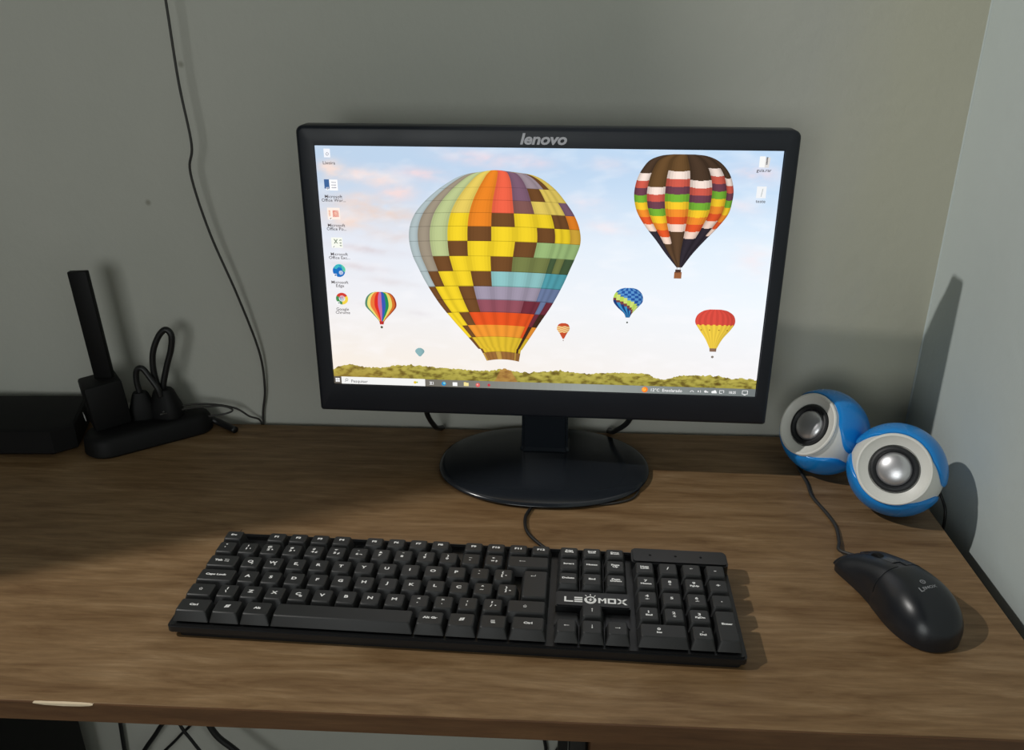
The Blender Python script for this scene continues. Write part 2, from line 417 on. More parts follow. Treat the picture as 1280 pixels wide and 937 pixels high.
# --- dark striped balloon
st = [(246, 226, 214), (206, 92, 76), (110, 66, 80), (118, 176, 56), (246, 200, 48), (240, 142, 48), (226, 88, 44), (244, 214, 196)]
starts = [(185, 550), (270, 632), (170, 550), (225, 595), (150, 525), (210, 575)]
def strip(g, z, f):
    y = 65 + (116.3 - z) / .1466 + 6 * (abs(f - .5) * 2) ** 2
    a, b = starts[g]
    if y < a: return (104, 76, 46) if g in (1, 2) else (76, 58, 44)
    if y < b: return st[int((y - a) / (b - a) * 8)]
    return (92, 68, 48) if g in (1, 2) else (52, 46, 54)
balloon('balloon_picture', [(116.3, 118, 137), (115, 107, 148), (111, 97, 158), (104, 91, 166), (95, 86.5, 171.5), (84, 84.2, 174.3), (74, 84.6, 174), (62.6, 88, 171.5), (50, 96, 163), (37, 106.8, 151.8), (24, 116.8, 141.5), (11, 128, 133)],
        [-1, -.74, -.375, .12, .57, .86, 1], strip, 2, sub=8, n=22, shade=.25)
def quad(x0, x1, z0, z1, dx=0): return [(x0, z0), (x1, z0), (x1 + dx, z1), (x0 + dx, z1)]
def flat(name, quads, layer, parent=None):
    vs, fs, cs = [], [], []
    for q_, c in quads: fs.append(tuple(range(len(vs), len(vs) + len(q_)))); vs += q_; cs.append(c)
    return picture(name, parent or screen, vs, fs, cs, layer)
def disc(cx, cz, r, a0=0, a1=360, n=18, r0=0):
    p = [(cx + r * math.cos(math.radians(a0 + (a1 - a0) * k / n)), cz + r * math.sin(math.radians(a0 + (a1 - a0) * k / n))) for k in range(n + (0 if a1 - a0 >= 360 else 1))]
    if r0: p += [(cx + r0 * math.cos(math.radians(a1 - (a1 - a0) * k / n)), cz + r0 * math.sin(math.radians(a1 - (a1 - a0) * k / n))) for k in range(n + 1)]
    elif a1 - a0 < 360: p.append((cx, cz))
    return p
flat('basket_picture', [(quad(126.2, 133.2, .2, 6.6), (150, 96, 62)), (quad(127, 132.4, 5.6, 9), (70, 50, 44)), (quad(128.2, 128.7, 8.5, 12), (150, 130, 120)), (quad(131.2, 131.7, 8.5, 12), (150, 130, 120))], 2)
# --- small balloons
rb = [(90, 140, 110), (236, 220, 120), (232, 120, 60), (222, 50, 40), (196, 110, 160), (60, 90, 180), (40, 140, 90), (236, 224, 110), (226, 120, 50), (170, 60, 40)]
balloon('balloon_picture', [(-20.3, -165, -155), (-22, -170, -149.5), (-27, -174.5, -145.5), (-35, -175.6, -144.4), (-42, -170, -149.5), (-50, -163.3, -156.8), (-54.3, -162, -158.4)],
        [-1, -.86, -.66, -.4, -.18, .06, .3, .5, .72, .9, 1], lambda g, z, f: rb[g] if z > -51 else (190, 50, 45), 2, sub=2, n=6, shade=.1)
def bluec(g, z, f):
    k = z + 25 + (g - 4) * 1.9
    if k > 2.5: return (40, 84, 160) if (g + int(z / 2.6)) % 2 else (92, 150, 204)
    if k > -3: return (206, 220, 120) if g % 2 else (186, 212, 90)
    if k > -6: return (120, 70, 70)
    return (60, 140, 190) if g % 2 else (30, 60, 120)
balloon('balloon_picture', [(-10.3, 80, 88), (-12, 75, 93), (-17, 70.6, 97.4), (-24, 69.8, 98), (-30, 74, 93.5), (-36, 80.5, 88.5), (-40.4, 82.5, 86.2)], [-1, -.8, -.55, -.3, -.05, .2, .45, .7, .9, 1], bluec, 2, sub=2, n=6, shade=.05)
balloon('balloon_picture', [(-29.9, 163, 174), (-31.5, 157, 180.5), (-36, 151.5, 186.5), (-43, 150, 188.3), (-50, 154, 185), (-60, 161, 177.8), (-69.5, 165.8, 173.3), (-70, 166, 173), (-73.5, 166.5, 172.8)],
        [-1, -.78, -.5, -.2, .1, .4, .65, .85, 1], lambda g, z, f: (218, 78, 66) if z > -46 - 1.2 * abs(f - .5) * 2 + .6 else ((238, 202, 70) if z > -70 else (140, 110, 90)), 2, sub=4, n=8, shade=.14)
balloon('balloon_picture', [(-47.9, 20, 24), (-49.5, 17, 27), (-54, 15.6, 28.2), (-59, 18.6, 25.4), (-64.2, 21.4, 22.9)], [-1, -.5, 0, .5, 1], lambda g, z, f: (198, 80, 48) if z > -51.5 or z < -57.5 else ((240, 214, 150) if (g + int(z)) % 2 else (226, 150, 90)), 2, sub=2, n=5)
balloon('balloon_picture', [(-78.4, -124, -121.5), (-80, -126.5, -119), (-82.8, -127.3, -118.2), (-87.6, -123.6, -122)], [-1, -.4, .3, 1], lambda g, z, f: (140, 180, 184), 2, sub=2, n=5)
flat('basket_picture', [(disc(-160.4, -57.2, 1.3), (90, 90, 70)), (disc(84.2, -45.4, .9), (70, 80, 70)), (disc(169.7, -79, 1.3), (130, 120, 110)), (quad(21.8, 22.5, -66.6, -65.2), (130, 100, 90))] +
     [(disc(x, -51, .7, n=6), (150, 110, 40)) for x in (156.5, 164.5, 173.5, 181.5)], 3)['kind'] = 'stuff'
# --- treeline
prof = [(-213.8, -104.9), (-205, -100), (-193.5, -98.6), (-180, -101.5), (-160.4, -101), (-150, -98.5), (-135.4, -97.6), (-120, -98), (-106.6, -99.2), (-80, -100.5), (-61.5, -101.7), (-45, -100), (-35.3, -98), (-28, -101), (-12.6, -102), (5, -100), (19.7, -98.6), (40, -101),
        (52.0, -101), (66, -99.5), (80, -99), (95, -99), (109, -99.5), (114, -103), (124.2, -105.2), (132, -103), (139.6, -100), (160, -99.2), (179.0, -99.4), (190, -102), (202.7, -101), (215.5, -102.4)]
def px(x):
    for (a, va), (b, vb) in zip(prof, prof[1:]):
        if x <= b: return va + (vb - va) * (x - a) / (b - a)
    return prof[-1][1]
vs, cs, fs = [], [], []; NXT, NZT = 760, 26
for i in range(NXT):
    x = -213.8 + 429.2 * i / (NXT - 1); tp = px(x) + 1.5 * noise.noise(Vector((x / 4.5, 3, 0))) + 1.0 * noise.noise(Vector((x / 1.9, 9, 0)))
    for j in range(NZT):
        z = -114.5 + (tp + 114.5) * j / (NZT - 1); t = j / (NZT - 1)
        n_ = 1.5 * fbm(x / 7, z / 3.4, 5)
        c = mixc((132, 124, 50), (186, 174, 84), .25 + t * .5 + n_ * .6)
        c = mixc(c, (84, 66, 30), max(0, -n_ * 1.2 + .12 - .1 * t))
        if x < -120: c = mixc(c, (176, 126, 56), .3 * min(1, (-120 - x) / 60) * (1 - t * .6))
        if t < .12: c = mixc(c, (200, 160, 96), .6 if x < 20 else .25)
        dx = abs(x + 35)
        if dx < 13 * (1 - .6 * t): c = mixc(c, (176, 112, 66), .55)
        vs.append((x, z)); cs.append(c)
for i in range(NXT - 1):
    for j in range(NZT - 1):
        a = i * NZT + j; fs.append((a, a + NZT, a + NZT + 1, a + 1))
picture('treeline_picture', screen, vs, fs, cs, 1, 'v')
# --- taskbar
tb = [(quad(-213.8, -206, -120.3, -112.5), (92, 86, 78))]
for i in range(40):
    a = -118.5 + i * 8.35; u = i / 39
    tb.append((quad(a, a + 8.37, -120.3, -112.6 + .5 * u), mixc((112, 108, 100), (150, 156, 152), u * 2) if u < .5 else mixc((150, 156, 152), (112, 118, 118), (u - .5) * 2)))
tb.append((quad(-206, -118.5, -120.3, -112.4), (236, 236, 234)))
tb.append((quad(-213.8, -206, -120.3, -112.3), (96, 90, 82)))
flat('taskbar', tb, 3)
ic = []
for a in (0, 1):
    for b in (0, 1): ic.append((quad(-212.2 + a * 2.3, -210.2 + a * 2.3, -118.4 + b * 2.3, -116.4 + b * 2.3), (240, 240, 240)))
ic += [(disc(-200.4, -115.8, 1.5, r0=1.05, a1=359.9), (90, 90, 90)), (quad(-202.6, -202.1, -118.2, -116.9, .9), (90, 90, 90)), (disc(-129, -116.4, 1.5), (222, 190, 60)), (disc(-126.9, -116.2, .9), (150, 190, 80)),
       (quad(-114, -111, -118.4, -117.8), (230, 230, 230)), (quad(-114, -111, -115.6, -115), (230, 230, 230)), (quad(-113.4, -111.6, -117.3, -116), (230, 230, 230)), (quad(-110.4, -109.8, -118.4, -115), (230, 230, 230)),
       (disc(-99.2, -116.8, 2.3), (40, 140, 200)), (disc(-98.6, -116.2, 1.2), (150, 220, 210)), (quad(-90, -85.2, -119, -114.9), (242, 242, 242)), (quad(-78.5, -73.5, -118.6, -115), (236, 220, 150)), (quad(-78.5, -76, -115, -114.4), (236, 210, 130)),
       (disc(-64, -117.1, 2.2), (222, 90, 90)), (disc(-64.3, -116.6, 1.0), (246, 220, 200)), (disc(-52.6, -116.8, 1.5), (190, 60, 70)),
       (disc(105.6, -116.3, 3.1), (238, 120, 40)), (disc(104.9, -116.1, 2.1), (250, 200, 80)),
       (quad(158.6, 159.6, -117.2, -115.6), (236, 236, 236)), (disc(160, -116.4, 1.7, -50, 50, r0=1.2), (236, 236, 236)), (disc(166.2, -116.3, 1.3), (225, 225, 225)), (quad(165.5, 169, -117.4, -116.3), (225, 225, 225)), (disc(173.4, -116.7, 1.3), (240, 240, 240)), (disc(175.4, -116.2, 1.6), (240, 240, 240)), (quad(172.6, 177.4, -117.9, -116.6), (240, 240, 240)),
       (quad(180, 184.6, -115, -114.5), (236, 236, 236)), (quad(180, 180.5, -118, -115), (236, 236, 236)), (quad(180, 183, -118, -117.5), (236, 236, 236)), (quad(184.1, 184.6, -117.4, -115), (236, 236, 236)),
       (quad(150.6, 151.4, -117.2, -115.6, 1.6), (236, 236, 236)), (quad(154.2, 155, -117.2, -115.6, -1.6), (236, 236, 236)),
       (quad(202.4, 208, -114.4, -113.9), (236, 236, 236)), (quad(202.4, 202.9, -118, -114.3), (236, 236, 236)), (quad(207.5, 208, -118, -114.3), (236, 236, 236)), (quad(202.4, 204.4, -118.1, -117.6), (236, 236, 236)), (quad(206, 208, -118.1, -117.6), (236, 236, 236)),
       (quad(204.2, 206.2, -119.1, -118), (236, 236, 236))]
flat('taskbar_icon', ic, 4)['kind'] = 'stuff'
def stext(s, x, z, size, col, layer=5, align='CENTER', bold=0.00003, name='screen_text', sx=1.0, line=.95, halo=False):
    me = text_mesh(s, size / 1000, align=align, bold=bold, res=2, sx=sx, line=line); me.name = name
    me.transform(Matrix.Rotation(PI / 2, 4, 'X')); me.transform(T(x / 1000, .0009 - layer * LAYER, z / 1000))
    at = me.color_attributes.new('Col', 'FLOAT_COLOR', 'POINT'); at.data.foreach_set('color', [*lin(col), 1] * len(me.vertices))
    return obj_me(me, name, M_SCR, screen)
stext('Pesquisar', -196, -117.2, 4.6, (90, 90, 90), align='LEFT')
stext('12°C  Ensolarado', 111, -116.5, 4.5, (245, 245, 245), align='LEFT', sx=1.0)
stext('18:25', 192.2 + 3.2, -116.6, 3.9, (245, 245, 245), sx=.9) if False else stext('18:25', 192.7, -116.6, 3.9, (245, 245, 245), sx=.85)
# --- desktop icons: each a picture with its caption
def desk_icon(shapes, caption, x, zt):
    flat('desktop_icon', shapes, 4); stext(caption, x, zt, 4.3, (62, 54, 56), layer=5, sx=1.02, line=.82)
WH = (246, 246, 246)
desk_icon([(quad(-205.5, -199.5, 109.5, 117.5), (236, 238, 244)), (disc(-202.4, 112.6, 1.5, r0=.9, a1=359.9), (90, 90, 110))], 'Lixeira', -201.3, 104.4)
desk_icon([(quad(-202.6, -194.6, 78.8, 89), WH), (quad(-207.4, -202.4, 80.5, 89.2), (64, 100, 150)), (quad(-200.6, -196, 86, 87), (120, 120, 140)), (quad(-200.6, -196, 83.4, 84.4), (120, 120, 140)), (quad(-200.6, -196, 81, 82), (120, 120, 140)),
           (quad(-206, -203.2, 79.0, 82), WH), (quad(-205.4, -204, 79.6, 81.2, .8), (50, 60, 90))], 'Microsoft\nOffice Wor...', -199.5, 71.2)
desk_icon([(quad(-206.6, -194.4, 51.2, 62.4), (246, 232, 222)), (quad(-201.5, -195.6, 53.5, 60), (214, 84, 52)), (quad(-199.8, -197.6, 55.4, 58), (246, 200, 170)), (quad(-205.4, -203.6, 54, 60), (226, 150, 110)), (quad(-205.6, -202.8, 50.6, 53.6), WH), (quad(-205, -203.6, 51.2, 52.8, .8), (70, 50, 50))],
          'Microsoft\nOffice Po...', -198.8, 43.6)
desk_icon([(quad(-205, -194, 23.4, 33.6), (240, 242, 232)), (quad(-202.8, -201.6, 27.6, 32, 3.2), (60, 90, 60)), (quad(-199.6, -198.4, 27.6, 32, -3.2), (60, 90, 60)), (quad(-197, -195, 30.4, 31.6), (90, 110, 90)), (quad(-197, -195, 27.6, 28.8), (90, 110, 90)), (quad(-197, -195, 25, 26.2), (90, 110, 90)),
           (quad(-204.4, -201.6, 23.2, 26), WH), (quad(-203.8, -202.6, 23.6, 25.2, .8), (60, 60, 60))], 'Microsoft\nOffice Exc...', -198.2, 15.2)
desk_icon([(disc(-199.8, .2, 6.2), (32, 108, 186)), (disc(-199.2, 1.6, 5.6, -10, 170, r0=2.4), (72, 196, 190)), (disc(-197.6, 1.8, 4.4, -40, 80, r0=1.6), (120, 214, 130)), (disc(-197.8, -1.6, 2.2), (238, 240, 242)), (quad(-205.6, -202.2, -6, -2.6), WH), (quad(-204.8, -203.4, -5.2, -3.6, .8), (60, 80, 120))],
          'Microsoft\nEdge', -199.8, -13.2)
desk_icon([(disc(-198.8, -28.2, 6.1, 30, 150), (204, 62, 52)), (disc(-198.8, -28.2, 6.1, 150, 270), (74, 140, 84)), (disc(-198.8, -28.2, 6.1, -90, 30), (236, 206, 74)), (disc(-198.8, -28.2, 3.2), (240, 240, 240)), (disc(-198.8, -28.2, 2.5), (60, 120, 206)), (quad(-204.6, -201.2, -34.4, -31), WH), (quad(-203.8, -202.4, -33.6, -32, .8), (60, 70, 90))],
          'Google\nChrome', -199, -41.0)
desk_icon([(quad(194.6, 199.6, 105.6, 115.4), (240, 240, 238)), (quad(199.2, 203.4, 105.4, 114.4, .8), (216, 214, 212)), (quad(200.6, 202, 108, 114.8), (70, 66, 66))], 'guia.rar', 199.5, 103)
desk_icon([(quad(195, 203.6, 78, 88.6), (234, 236, 238)), (quad(199, 199.8, 79.4, 86.6, 1), (150, 160, 156))], 'teste', 199.5, 75)

# ================================================================== KEYBOARD
U = .01905
kb = thing('keyboard', 'full-size black keyboard with white lettering on the desk in front of the monitor', 'keyboard', (-0.2563, -0.2625, H), (0, 0, -0.0321))
XL, XRT, YB = -.0042, .4320, .1165
def plate(bm, pts, z0, z1, bev=.0012):
    lo = [bm.verts.new((x, y, z0)) for x, y in pts]; hi = [bm.verts.new((x, y, z1)) for x, y in pts]
    bm.faces.new(lo[::-1]); tf = bm.faces.new(hi)
    for i in range(len(pts)): bm.faces.new((lo[i], lo[(i + 1) % len(pts)], hi[(i + 1) % len(pts)], hi[i]))
    if bev: bmesh.ops.bevel(bm, geom=list(tf.edges), offset=bev, segments=2, affect='EDGES')
def corner(x0, x1, y0, y1, r=.004):
    out = []
    for cx, cy, a in ((x0 + r, y0 + r, PI), (x1 - r, y0 + r, 1.5 * PI), (x1 - r, y1 - r, 0), (x0 + r, y1 - r, PI / 2)):
        for k in range(4): t = a + k / 3 * PI / 2; out.append((cx + r * math.cos(t), cy + r * math.sin(t)))
    return out
bm = bmesh.new(); plate(bm, corner(XL + .007, XRT - .003, .001, YB - .004), .0, .0062, 0)
finish(bm, 'tray', M_CASE, kb, auto=40)
bm = bmesh.new(); plate(bm, corner(XL, XRT, -.0022, YB), .0055, .0115, .0015)
plate(bm, corner(XL + .012, 18.5 * U + .002, 5.92 * U, YB - .0006, .002), .011, .0165, .001)          # rear rim
plate(bm, corner(15.24 * U, 16.2 * U, 1.1 * U, 1.9 * U, .001), .011, .0135, .0006); plate(bm, corner(17.3 * U, 18.27 * U, 1.1 * U, 1.9 * U, .001), .011, .0135, .0006)
finish(bm, 'case', M_CASE, kb, auto=40)
bm = bmesh.new(); plate(bm, corner(18.48 * U, XRT - .0005, 5.02 * U, YB - .0004, .004), .011, .0212, .0014)
finish(bm, 'indicator_deck', M_CASE, kb, auto=40)
for i in range(3):
    bm = bmesh.new(); lathe(bm, [(.0011, .0205), (.0011, .0214), (.0004, .0216)], 12, T((19.3 + i * 1.1) * U, 5.55 * U)); finish(bm, 'indicator_light', M_MATTE, kb, smooth=True)
# brand plate between the navigation block and the arrows
bm = bmesh.new(); plate(bm, corner(15.27 * U, 18.32 * U, 1.93 * U, 2.9 * U, .002), .011, .0192, .0010)
lp = finish(bm, 'logo_plate', M_CASE, kb, auto=40)
bm = bmesh.new()
def wide(bm, quads, M):
    for q_ in quads:
        vv = [bm.verts.new(M @ Vector((x, y, 0))) for x, y in q_]; bm.faces.new(vv)
LW = T(15.62 * U, 2.18 * U, .01945) @ Matrix.Scale(.001, 4)      # letters drawn in mm: wide square lettering
def bar(x0, y0, x1, y1): return [(x0, y0), (x1, y0), (x1, y1), (x0, y1)]
t_ = 1.5
wide(bm, [bar(0, 0, t_, 6.2), bar(t_, 0, 7, t_),                                                       # L
          bar(7.8, 0, 14.2, t_), bar(7.8, 2.35, 14.2, 3.85), bar(7.8, 4.7, 14.2, 6.2),                # E
          [(26.4, 0), (28, 0), (28, 6.2), (26.4, 6.2)], [(28, 6.2), (28, 4.2), (29.6, 2.2), (29.6, 3.9)], [(29.6, 2.2), (31.2, 4.2), (31.2, 6.2), (29.6, 3.9)], [(31.2, 0), (32.8, 0), (32.8, 6.2), (31.2, 6.2)],  # M
          bar(33.8, 0, 40.2, t_), bar(33.8, 4.7, 40.2, 6.2), bar(33.8, t_, 35.3, 4.7), bar(38.7, t_, 40.2, 4.7),          # O
          [(40.8, 0), (42.9, 0), (49, 6.2), (46.9, 6.2)], [(46.9, -.8), (49, -.8), (42.9, 6.2), (40.8, 6.2)]], LW)      # X
ecx, ecy = 20.3, 3.4
wide(bm, [disc(ecx, ecy, 4.7, 150 + 0, 390, 24, r0=2.6), disc(ecx, ecy, 4.4, 35, 145, 10, r0=3.2)], LW)
wide(bm, [[(ecx - 1.0, ecy - 2.6), (ecx + 1.9, ecy + .6), (ecx + .3, ecy + .5), (ecx + 1.2, ecy + 2.9), (ecx - 1.7, ecy - .2), (ecx - .2, ecy - .1)]], LW)
for a in (55, 90, 125): wide(bm, [[(ecx + 5.0 * math.cos(math.radians(a + d)) if r_ else ecx + 7.0 * math.cos(math.radians(a + d)), ecy + (5.0 if r_ else 7.0) * math.sin(math.radians(a + d))) for d, r_ in ((-4, 1), (4, 1), (3, 0), (-3, 0))]], LW)
finish(bm, 'lettering', M_LEG, lp)

key_cache = {}
def key_mesh(w_, d_, h=.0225, z0=.0140):
    k = (round(w_, 3), round(d_, 3), h)
    if k in key_cache: return key_cache[k]
    W, D = w_ * U - .0009, d_ * U - .0009; bm = bmesh.new()
    def rr(x0, x1, y0, y1, z, r):
        return [Vector((x, y, z)) for x, y in corner(x0, x1, y0, y1, r)]
    i = .0021
    loft(bm, [rr(-W / 2, W / 2, -D / 2, D / 2, z0, .0008), rr(-W / 2 + .0003, W / 2 - .0003, -D / 2 + .0003, D / 2 - .0002, z0 + .0012, .001),
              rr(-W / 2 + i, W / 2 - i, -D / 2 + i + .0003, D / 2 - .0014, h - .0006, .0016), rr(-W / 2 + i + .0008, W / 2 - i - .0008, -D / 2 + i + .0011, D / 2 - .0022, h, .0014)])
    bmesh.ops.recalc_face_normals(bm, faces=bm.faces)
    me = bpy.data.meshes.new('key'); bm.to_mesh(me); bm.free(); me.materials.append(M_KEY)
    for p in me.polygons: p.use_smooth = True
    me.set_sharp_from_angle(angle=math.radians(28))
    key_cache[k] = me; return me
def win_logo(bm, x, y, s=1.0):
    for a in (0, 1):
        for b in (0, 1):
            x0, y0 = x + (a * 1.9 - 1.9) * .001 * s, y + (b * 1.7 - 1.7) * .001 * s
            q_ = [(x0, y0), (x0 + .0017 * s, y0 + .0003 * s), (x0 + .0021 * s, y0 + .0018 * s), (x0 + .0004 * s, y0 + .0015 * s)]
            bm.faces.new([bm.verts.new((p[0] + b * .0004, p[1] + a * .0003, 0)) for p in q_])
def key(cx, cy, w_, d_, legs, h=.0225):
    k = bpy.data.objects.new('key', key_mesh(w_, d_, h)); COL.objects.link(k); k.parent = kb; k.location = (cx * U, cy * U, 0)
    if not legs: return k
    bm = bmesh.new()
    for s, dx, dy, size in legs:
        if s == 'WIN': win_logo(bm, dx * .001, dy * .001, 1.0); continue
        if s == 'MENU':
            for q_ in (bar(-1.8, 1.2, 1.4, 1.6), bar(-1.8, .3, 1.4, .7), bar(-1.8, -.6, 1.4, -.2), bar(-1.4, -1.6, 1.8, -.9)): bm.faces.new([bm.verts.new((p[0] * .001, p[1] * .001, 0)) for p in q_])
            continue
        if s in 'UDLRE^B' and size == 0:            # drawn arrows
            A = {'U': 90, 'D': -90, 'L': 180, 'R': 0, 'E': 180, 'B': 180, '^': 90}[s]; R_ = Matrix.Rotation(math.radians(A), 3, 'Z')
            ln = 2.6 if s in 'B' else 2.0
            qs = [[(-ln, -.22), (ln - 1, -.22), (ln - 1, .22), (-ln, .22)], [(ln - 1.1, -.8), (ln, 0), (ln - 1.1, .8)]]
            if s == 'E': qs.append([(-ln, -1.6), (-ln + .4, -1.6), (-ln + .4, .2), (-ln, .2)])
            if s == '^': qs = [disc(0, .2, 1.5, a0=0, a1=359.9, n=4, r0=1.0), bar(-1.6, -.75, 0, -.35), bar(-1.6, .75, 0, 1.15)]
            for q_ in qs:
                bm.faces.new([bm.verts.new((v.x * .001 + dx * .001, v.y * .001 + dy * .001, 0)) for v in (R_ @ Vector((p[0], p[1], 0)) for p in q_)])
            continue
        bm_text(bm, s, size * .001, T(dx * .001, dy * .001), sx=1.35, bold=.00016, res=2, line=.85)
    finish(bm, 'legend', M_LEG, k, loc=(0, 0, h + .00012))
def ch(c): return [(c, -.3, .6, 4.4)]
def dbl(a, b, c=None):
    r = [(a, -.6, 3.0, 3.0), (b, -.9, -.9, 3.4)]
    if c: r.append((c, 2.3, -1.2, 3.0))
    return r
def word(s, size=2.7): return [(s, 0, .6, size)]
HF = .0225
fy = 5.42; fd = .86
key(.5, fy, 1, fd, word('Esc', 2.8))
for i in range(12):
    key([2.5, 3.5, 4.5, 5.5, 7, 8, 9, 10, 11.5, 12.5, 13.5, 14.5][i], fy, 1, fd, word('F%d' % (i + 1), 3.3))
for i, s in enumerate(('Print\nSysRq', 'Scroll\nLock', 'Pause\nBreak')): key(15.75 + i, fy, 1, fd, word(s, 2.2))
for i, L_ in enumerate([('"', "'"), ('!', '1', '¹'), ('@', '2', '²'), ('#', '3', '³'), ('$', '4', '£'), ('%', '5', '¢'), ('¨', '6', '¬'), ('&', '7'), ('*', '8'), ('(', '9'), (')', '0'), ('_', '-'), ('+', '=', '§')]):
    key(.5 + i, 4.5, 1, 1, dbl(*L_))
key(14, 4.5, 2, 1, [('B', -5, .8, 0)])
key(.75, 3.5, 1.5, 1, [('Tab', -3.5, .6, 3.2), ('R', 3.5, -.5, 0), ('L', 3.2, 1.6, 0)])
for i, c in enumerate('QWERTYUIOP'):
    lg = ch(c)
    if c in 'QWE': lg = lg + [({'Q': '/', 'W': '?', 'E': '°'}[c], 2.0, -1.9, 2.6)]
    key(2 + i, 3.5, 1, 1, lg)
key(12, 3.5, 1, 1, dbl('`', '´')); key(13, 3.5, 1, 1, dbl('{', '[', 'ª'))
key(.875, 2.5, 1.75, 1, [('Caps Lock', -.6, .6, 2.9)])
for i, c in enumerate('ASDFGHJKLÇ'): key(2.25 + i, 2.5, 1, 1, ch(c))
key(12.25, 2.5, 1, 1, dbl('^', '~')); key(13.25, 2.5, 1, 1, dbl('}', ']', 'º'))
key(14.375, 3.0, 1.25, 2, [('E', -2, 10, 0)])
key(.625, 1.5, 1.25, 1, [('^', 0, .8, 0)]); key(1.75, 1.5, 1, 1, dbl('|', '\\'))
for i, c in enumerate('ZXCVBNM'): key(2.75 + i, 1.5, 1, 1, ch(c) + ([('₢', 2.2, -1.9, 2.4)] if c == 'C' else []))
key(9.75, 1.5, 1, 1, dbl('<', ',')); key(10.75, 1.5, 1, 1, dbl('>', '.')); key(11.75, 1.5, 1, 1, dbl(':', ';')); key(12.75, 1.5, 1, 1, dbl('?', '/', '°'))
key(14.125, 1.5, 1.75, 1, [('^', -1, .8, 0)])
key(.75, .5, 1.5, 1, word('Ctrl', 3)); key(2.125, .5, 1.25, 1, [('WIN', 0, .6, 0)]); key(3.375, .5, 1.25, 1, word('Alt', 3)); key(6.875, .5, 5.75, 1, [])
key(10.375, .5, 1.25, 1, word('Alt Gr', 3)); key(11.625, .5, 1.25, 1, [('WIN', 0, .6, 0)]); key(12.875, .5, 1.25, 1, [('MENU', 0, .6, 0)]); key(14.25, .5, 1.5, 1, word('Ctrl', 3))
for r, ws in ((4.5, ('Insert', 'Home', 'Page\nUp')), (3.5, ('Delete', 'End', 'Page\nDown'))):
    for i, s in enumerate(ws): key(15.75 + i, r, 1, 1, word(s, 2.7))
key(16.75, 1.5, 1, 1, [('U', 0, .6, 0)]); key(15.75, .5, 1, 1, [('L', 0, .6, 0)]); key(16.75, .5, 1, 1, [('D', 0, .6, 0)]); key(17.75, .5, 1, 1, [('R', 0, .6, 0)])
key(19, 4.5, 1, 1, word('Num\nLock', 2.5)); key(20, 4.5, 1, 1, ch('/')); key(21, 4.5, 1, 1, ch('*')); key(22, 4.5, 1, 1, ch('-'))
for r, row in ((3.5, (('7', 'Home'), ('8', '↑'), ('9', 'PgUp'))), (2.5, (('4', '←'), ('5', ''), ('6', '→'))), (1.5, (('1', 'End'), ('2', '↓'), ('3', 'PgDn')))):
    for i, (a, b) in enumerate(row): key(19 + i, r, 1, 1, [(a, -.2, 1.9 if b else .6, 3.7)] + ([(b, 0, -1.6, 2.5)] if b else []))
key(22, 3.5, 1, 1, ch('+')); key(22, 2.5, 1, 1, ch('.')); key(22, 1.0, 1, 2, [('Enter', 0, 2.2, 2.7)])
key(19.5, .5, 2, 1, [('0', -3.2, 1.9, 3.7), ('Ins', -3.2, -1.6, 2.5)]); key(21, .5, 1, 1, [('.', 0, 2.2, 3.7), ('Del', 0, -1.6, 2.5)])
# keyboard lead, runs back under the foot's edge and behind the monitor
tube('lead', M_RUBBER, kb, [(.3005, .114, .006), (.294, .121, .0045), (.280, .134, .0022), (.262, .158, .0018), (.2575, .182, .0018), (.2615, .20, .0018), (.2640, .204, .0018)], .0016)

# ================================================================== MOUSE
ms = thing('mouse', 'black wired mouse with glossy flank and faint grey logo, beside the keyboard', 'mouse', (.3115, -.1985, H), (0, 0, math.radians(17.5)))
SEC = [  # s(back->front), half width left, half width right, height
    (-.0560, .0020, .0020, .0100), (-.0552, .0080, .0080, .0140), (-.0530, .0140, .0140, .0185), (-.0490, .0195, .0195, .0240), (-.043, .0240, .0242, .0295), (-.034, .0272, .0280, .0345), (-.022, .0284, .0300, .0376), (-.008, .0270, .0298, .0380),
    (.006, .0250, .0284, .0360), (.020, .0240, .0272, .0315), (.034, .0245, .0272, .0258), (.046, .0255, .0276, .0202), (.053, .0254, .0272, .0158), (.0555, .0240, .0258, .0125)]
def msec(s):
    S_ = SEC
    if s <= S_[0][0]: return S_[0][1:]
    for k in range(len(S_) - 1):
        if s <= S_[k + 1][0]:
            t = (s - S_[k][0]) / (S_[k + 1][0] - S_[k][0]); P0 = S_[max(k - 1, 0)]; P1 = S_[k]; P2 = S_[k + 1]; P3 = S_[min(k + 2, len(S_) - 1)]; out = []
            for j in (1, 2, 3):
                d = P2[0] - P1[0]; m1 = (P2[j] - P0[j]) / max(P2[0] - P0[0], 1e-9) * d; m2 = (P3[j] - P1[j]) / max(P3[0] - P1[0], 1e-9) * d
                out.append((2 * t ** 3 - 3 * t * t + 1) * P1[j] + (t ** 3 - 2 * t * t + t) * m1 + (-2 * t ** 3 + 3 * t * t) * P2[j] + (t ** 3 - t * t) * m2)
            return out
    return S_[-1][1:]
def mpt(s, a, off=0.0, z0=.0015):
    """a in 0..pi : 0 = right side at floor, pi/2 = top, pi = left side"""
    wl, wr, h = msec(s); c_, s_ = math.cos(a), math.sin(a); wv = wr if c_ > 0 else wl
    e = .72; x = wv * math.copysign(abs(c_) ** e, c_); z = z0 + (h - z0) * abs(s_) ** .85
    x *= 1 - .09 * math.exp(-((z - z0) / .006) ** 2) - (.06 * math.exp(-((z - .014) / .006) ** 2) * math.exp(-((s - .012) / .02) ** 2) if c_ < 0 else 0)
    return Vector((x + off * c_, s, z + off * s_))
bm = bmesh.new(); NA = 36; ss = [-.0560 + .1115 * (i / 70) ** 1.5 for i in range(71)]
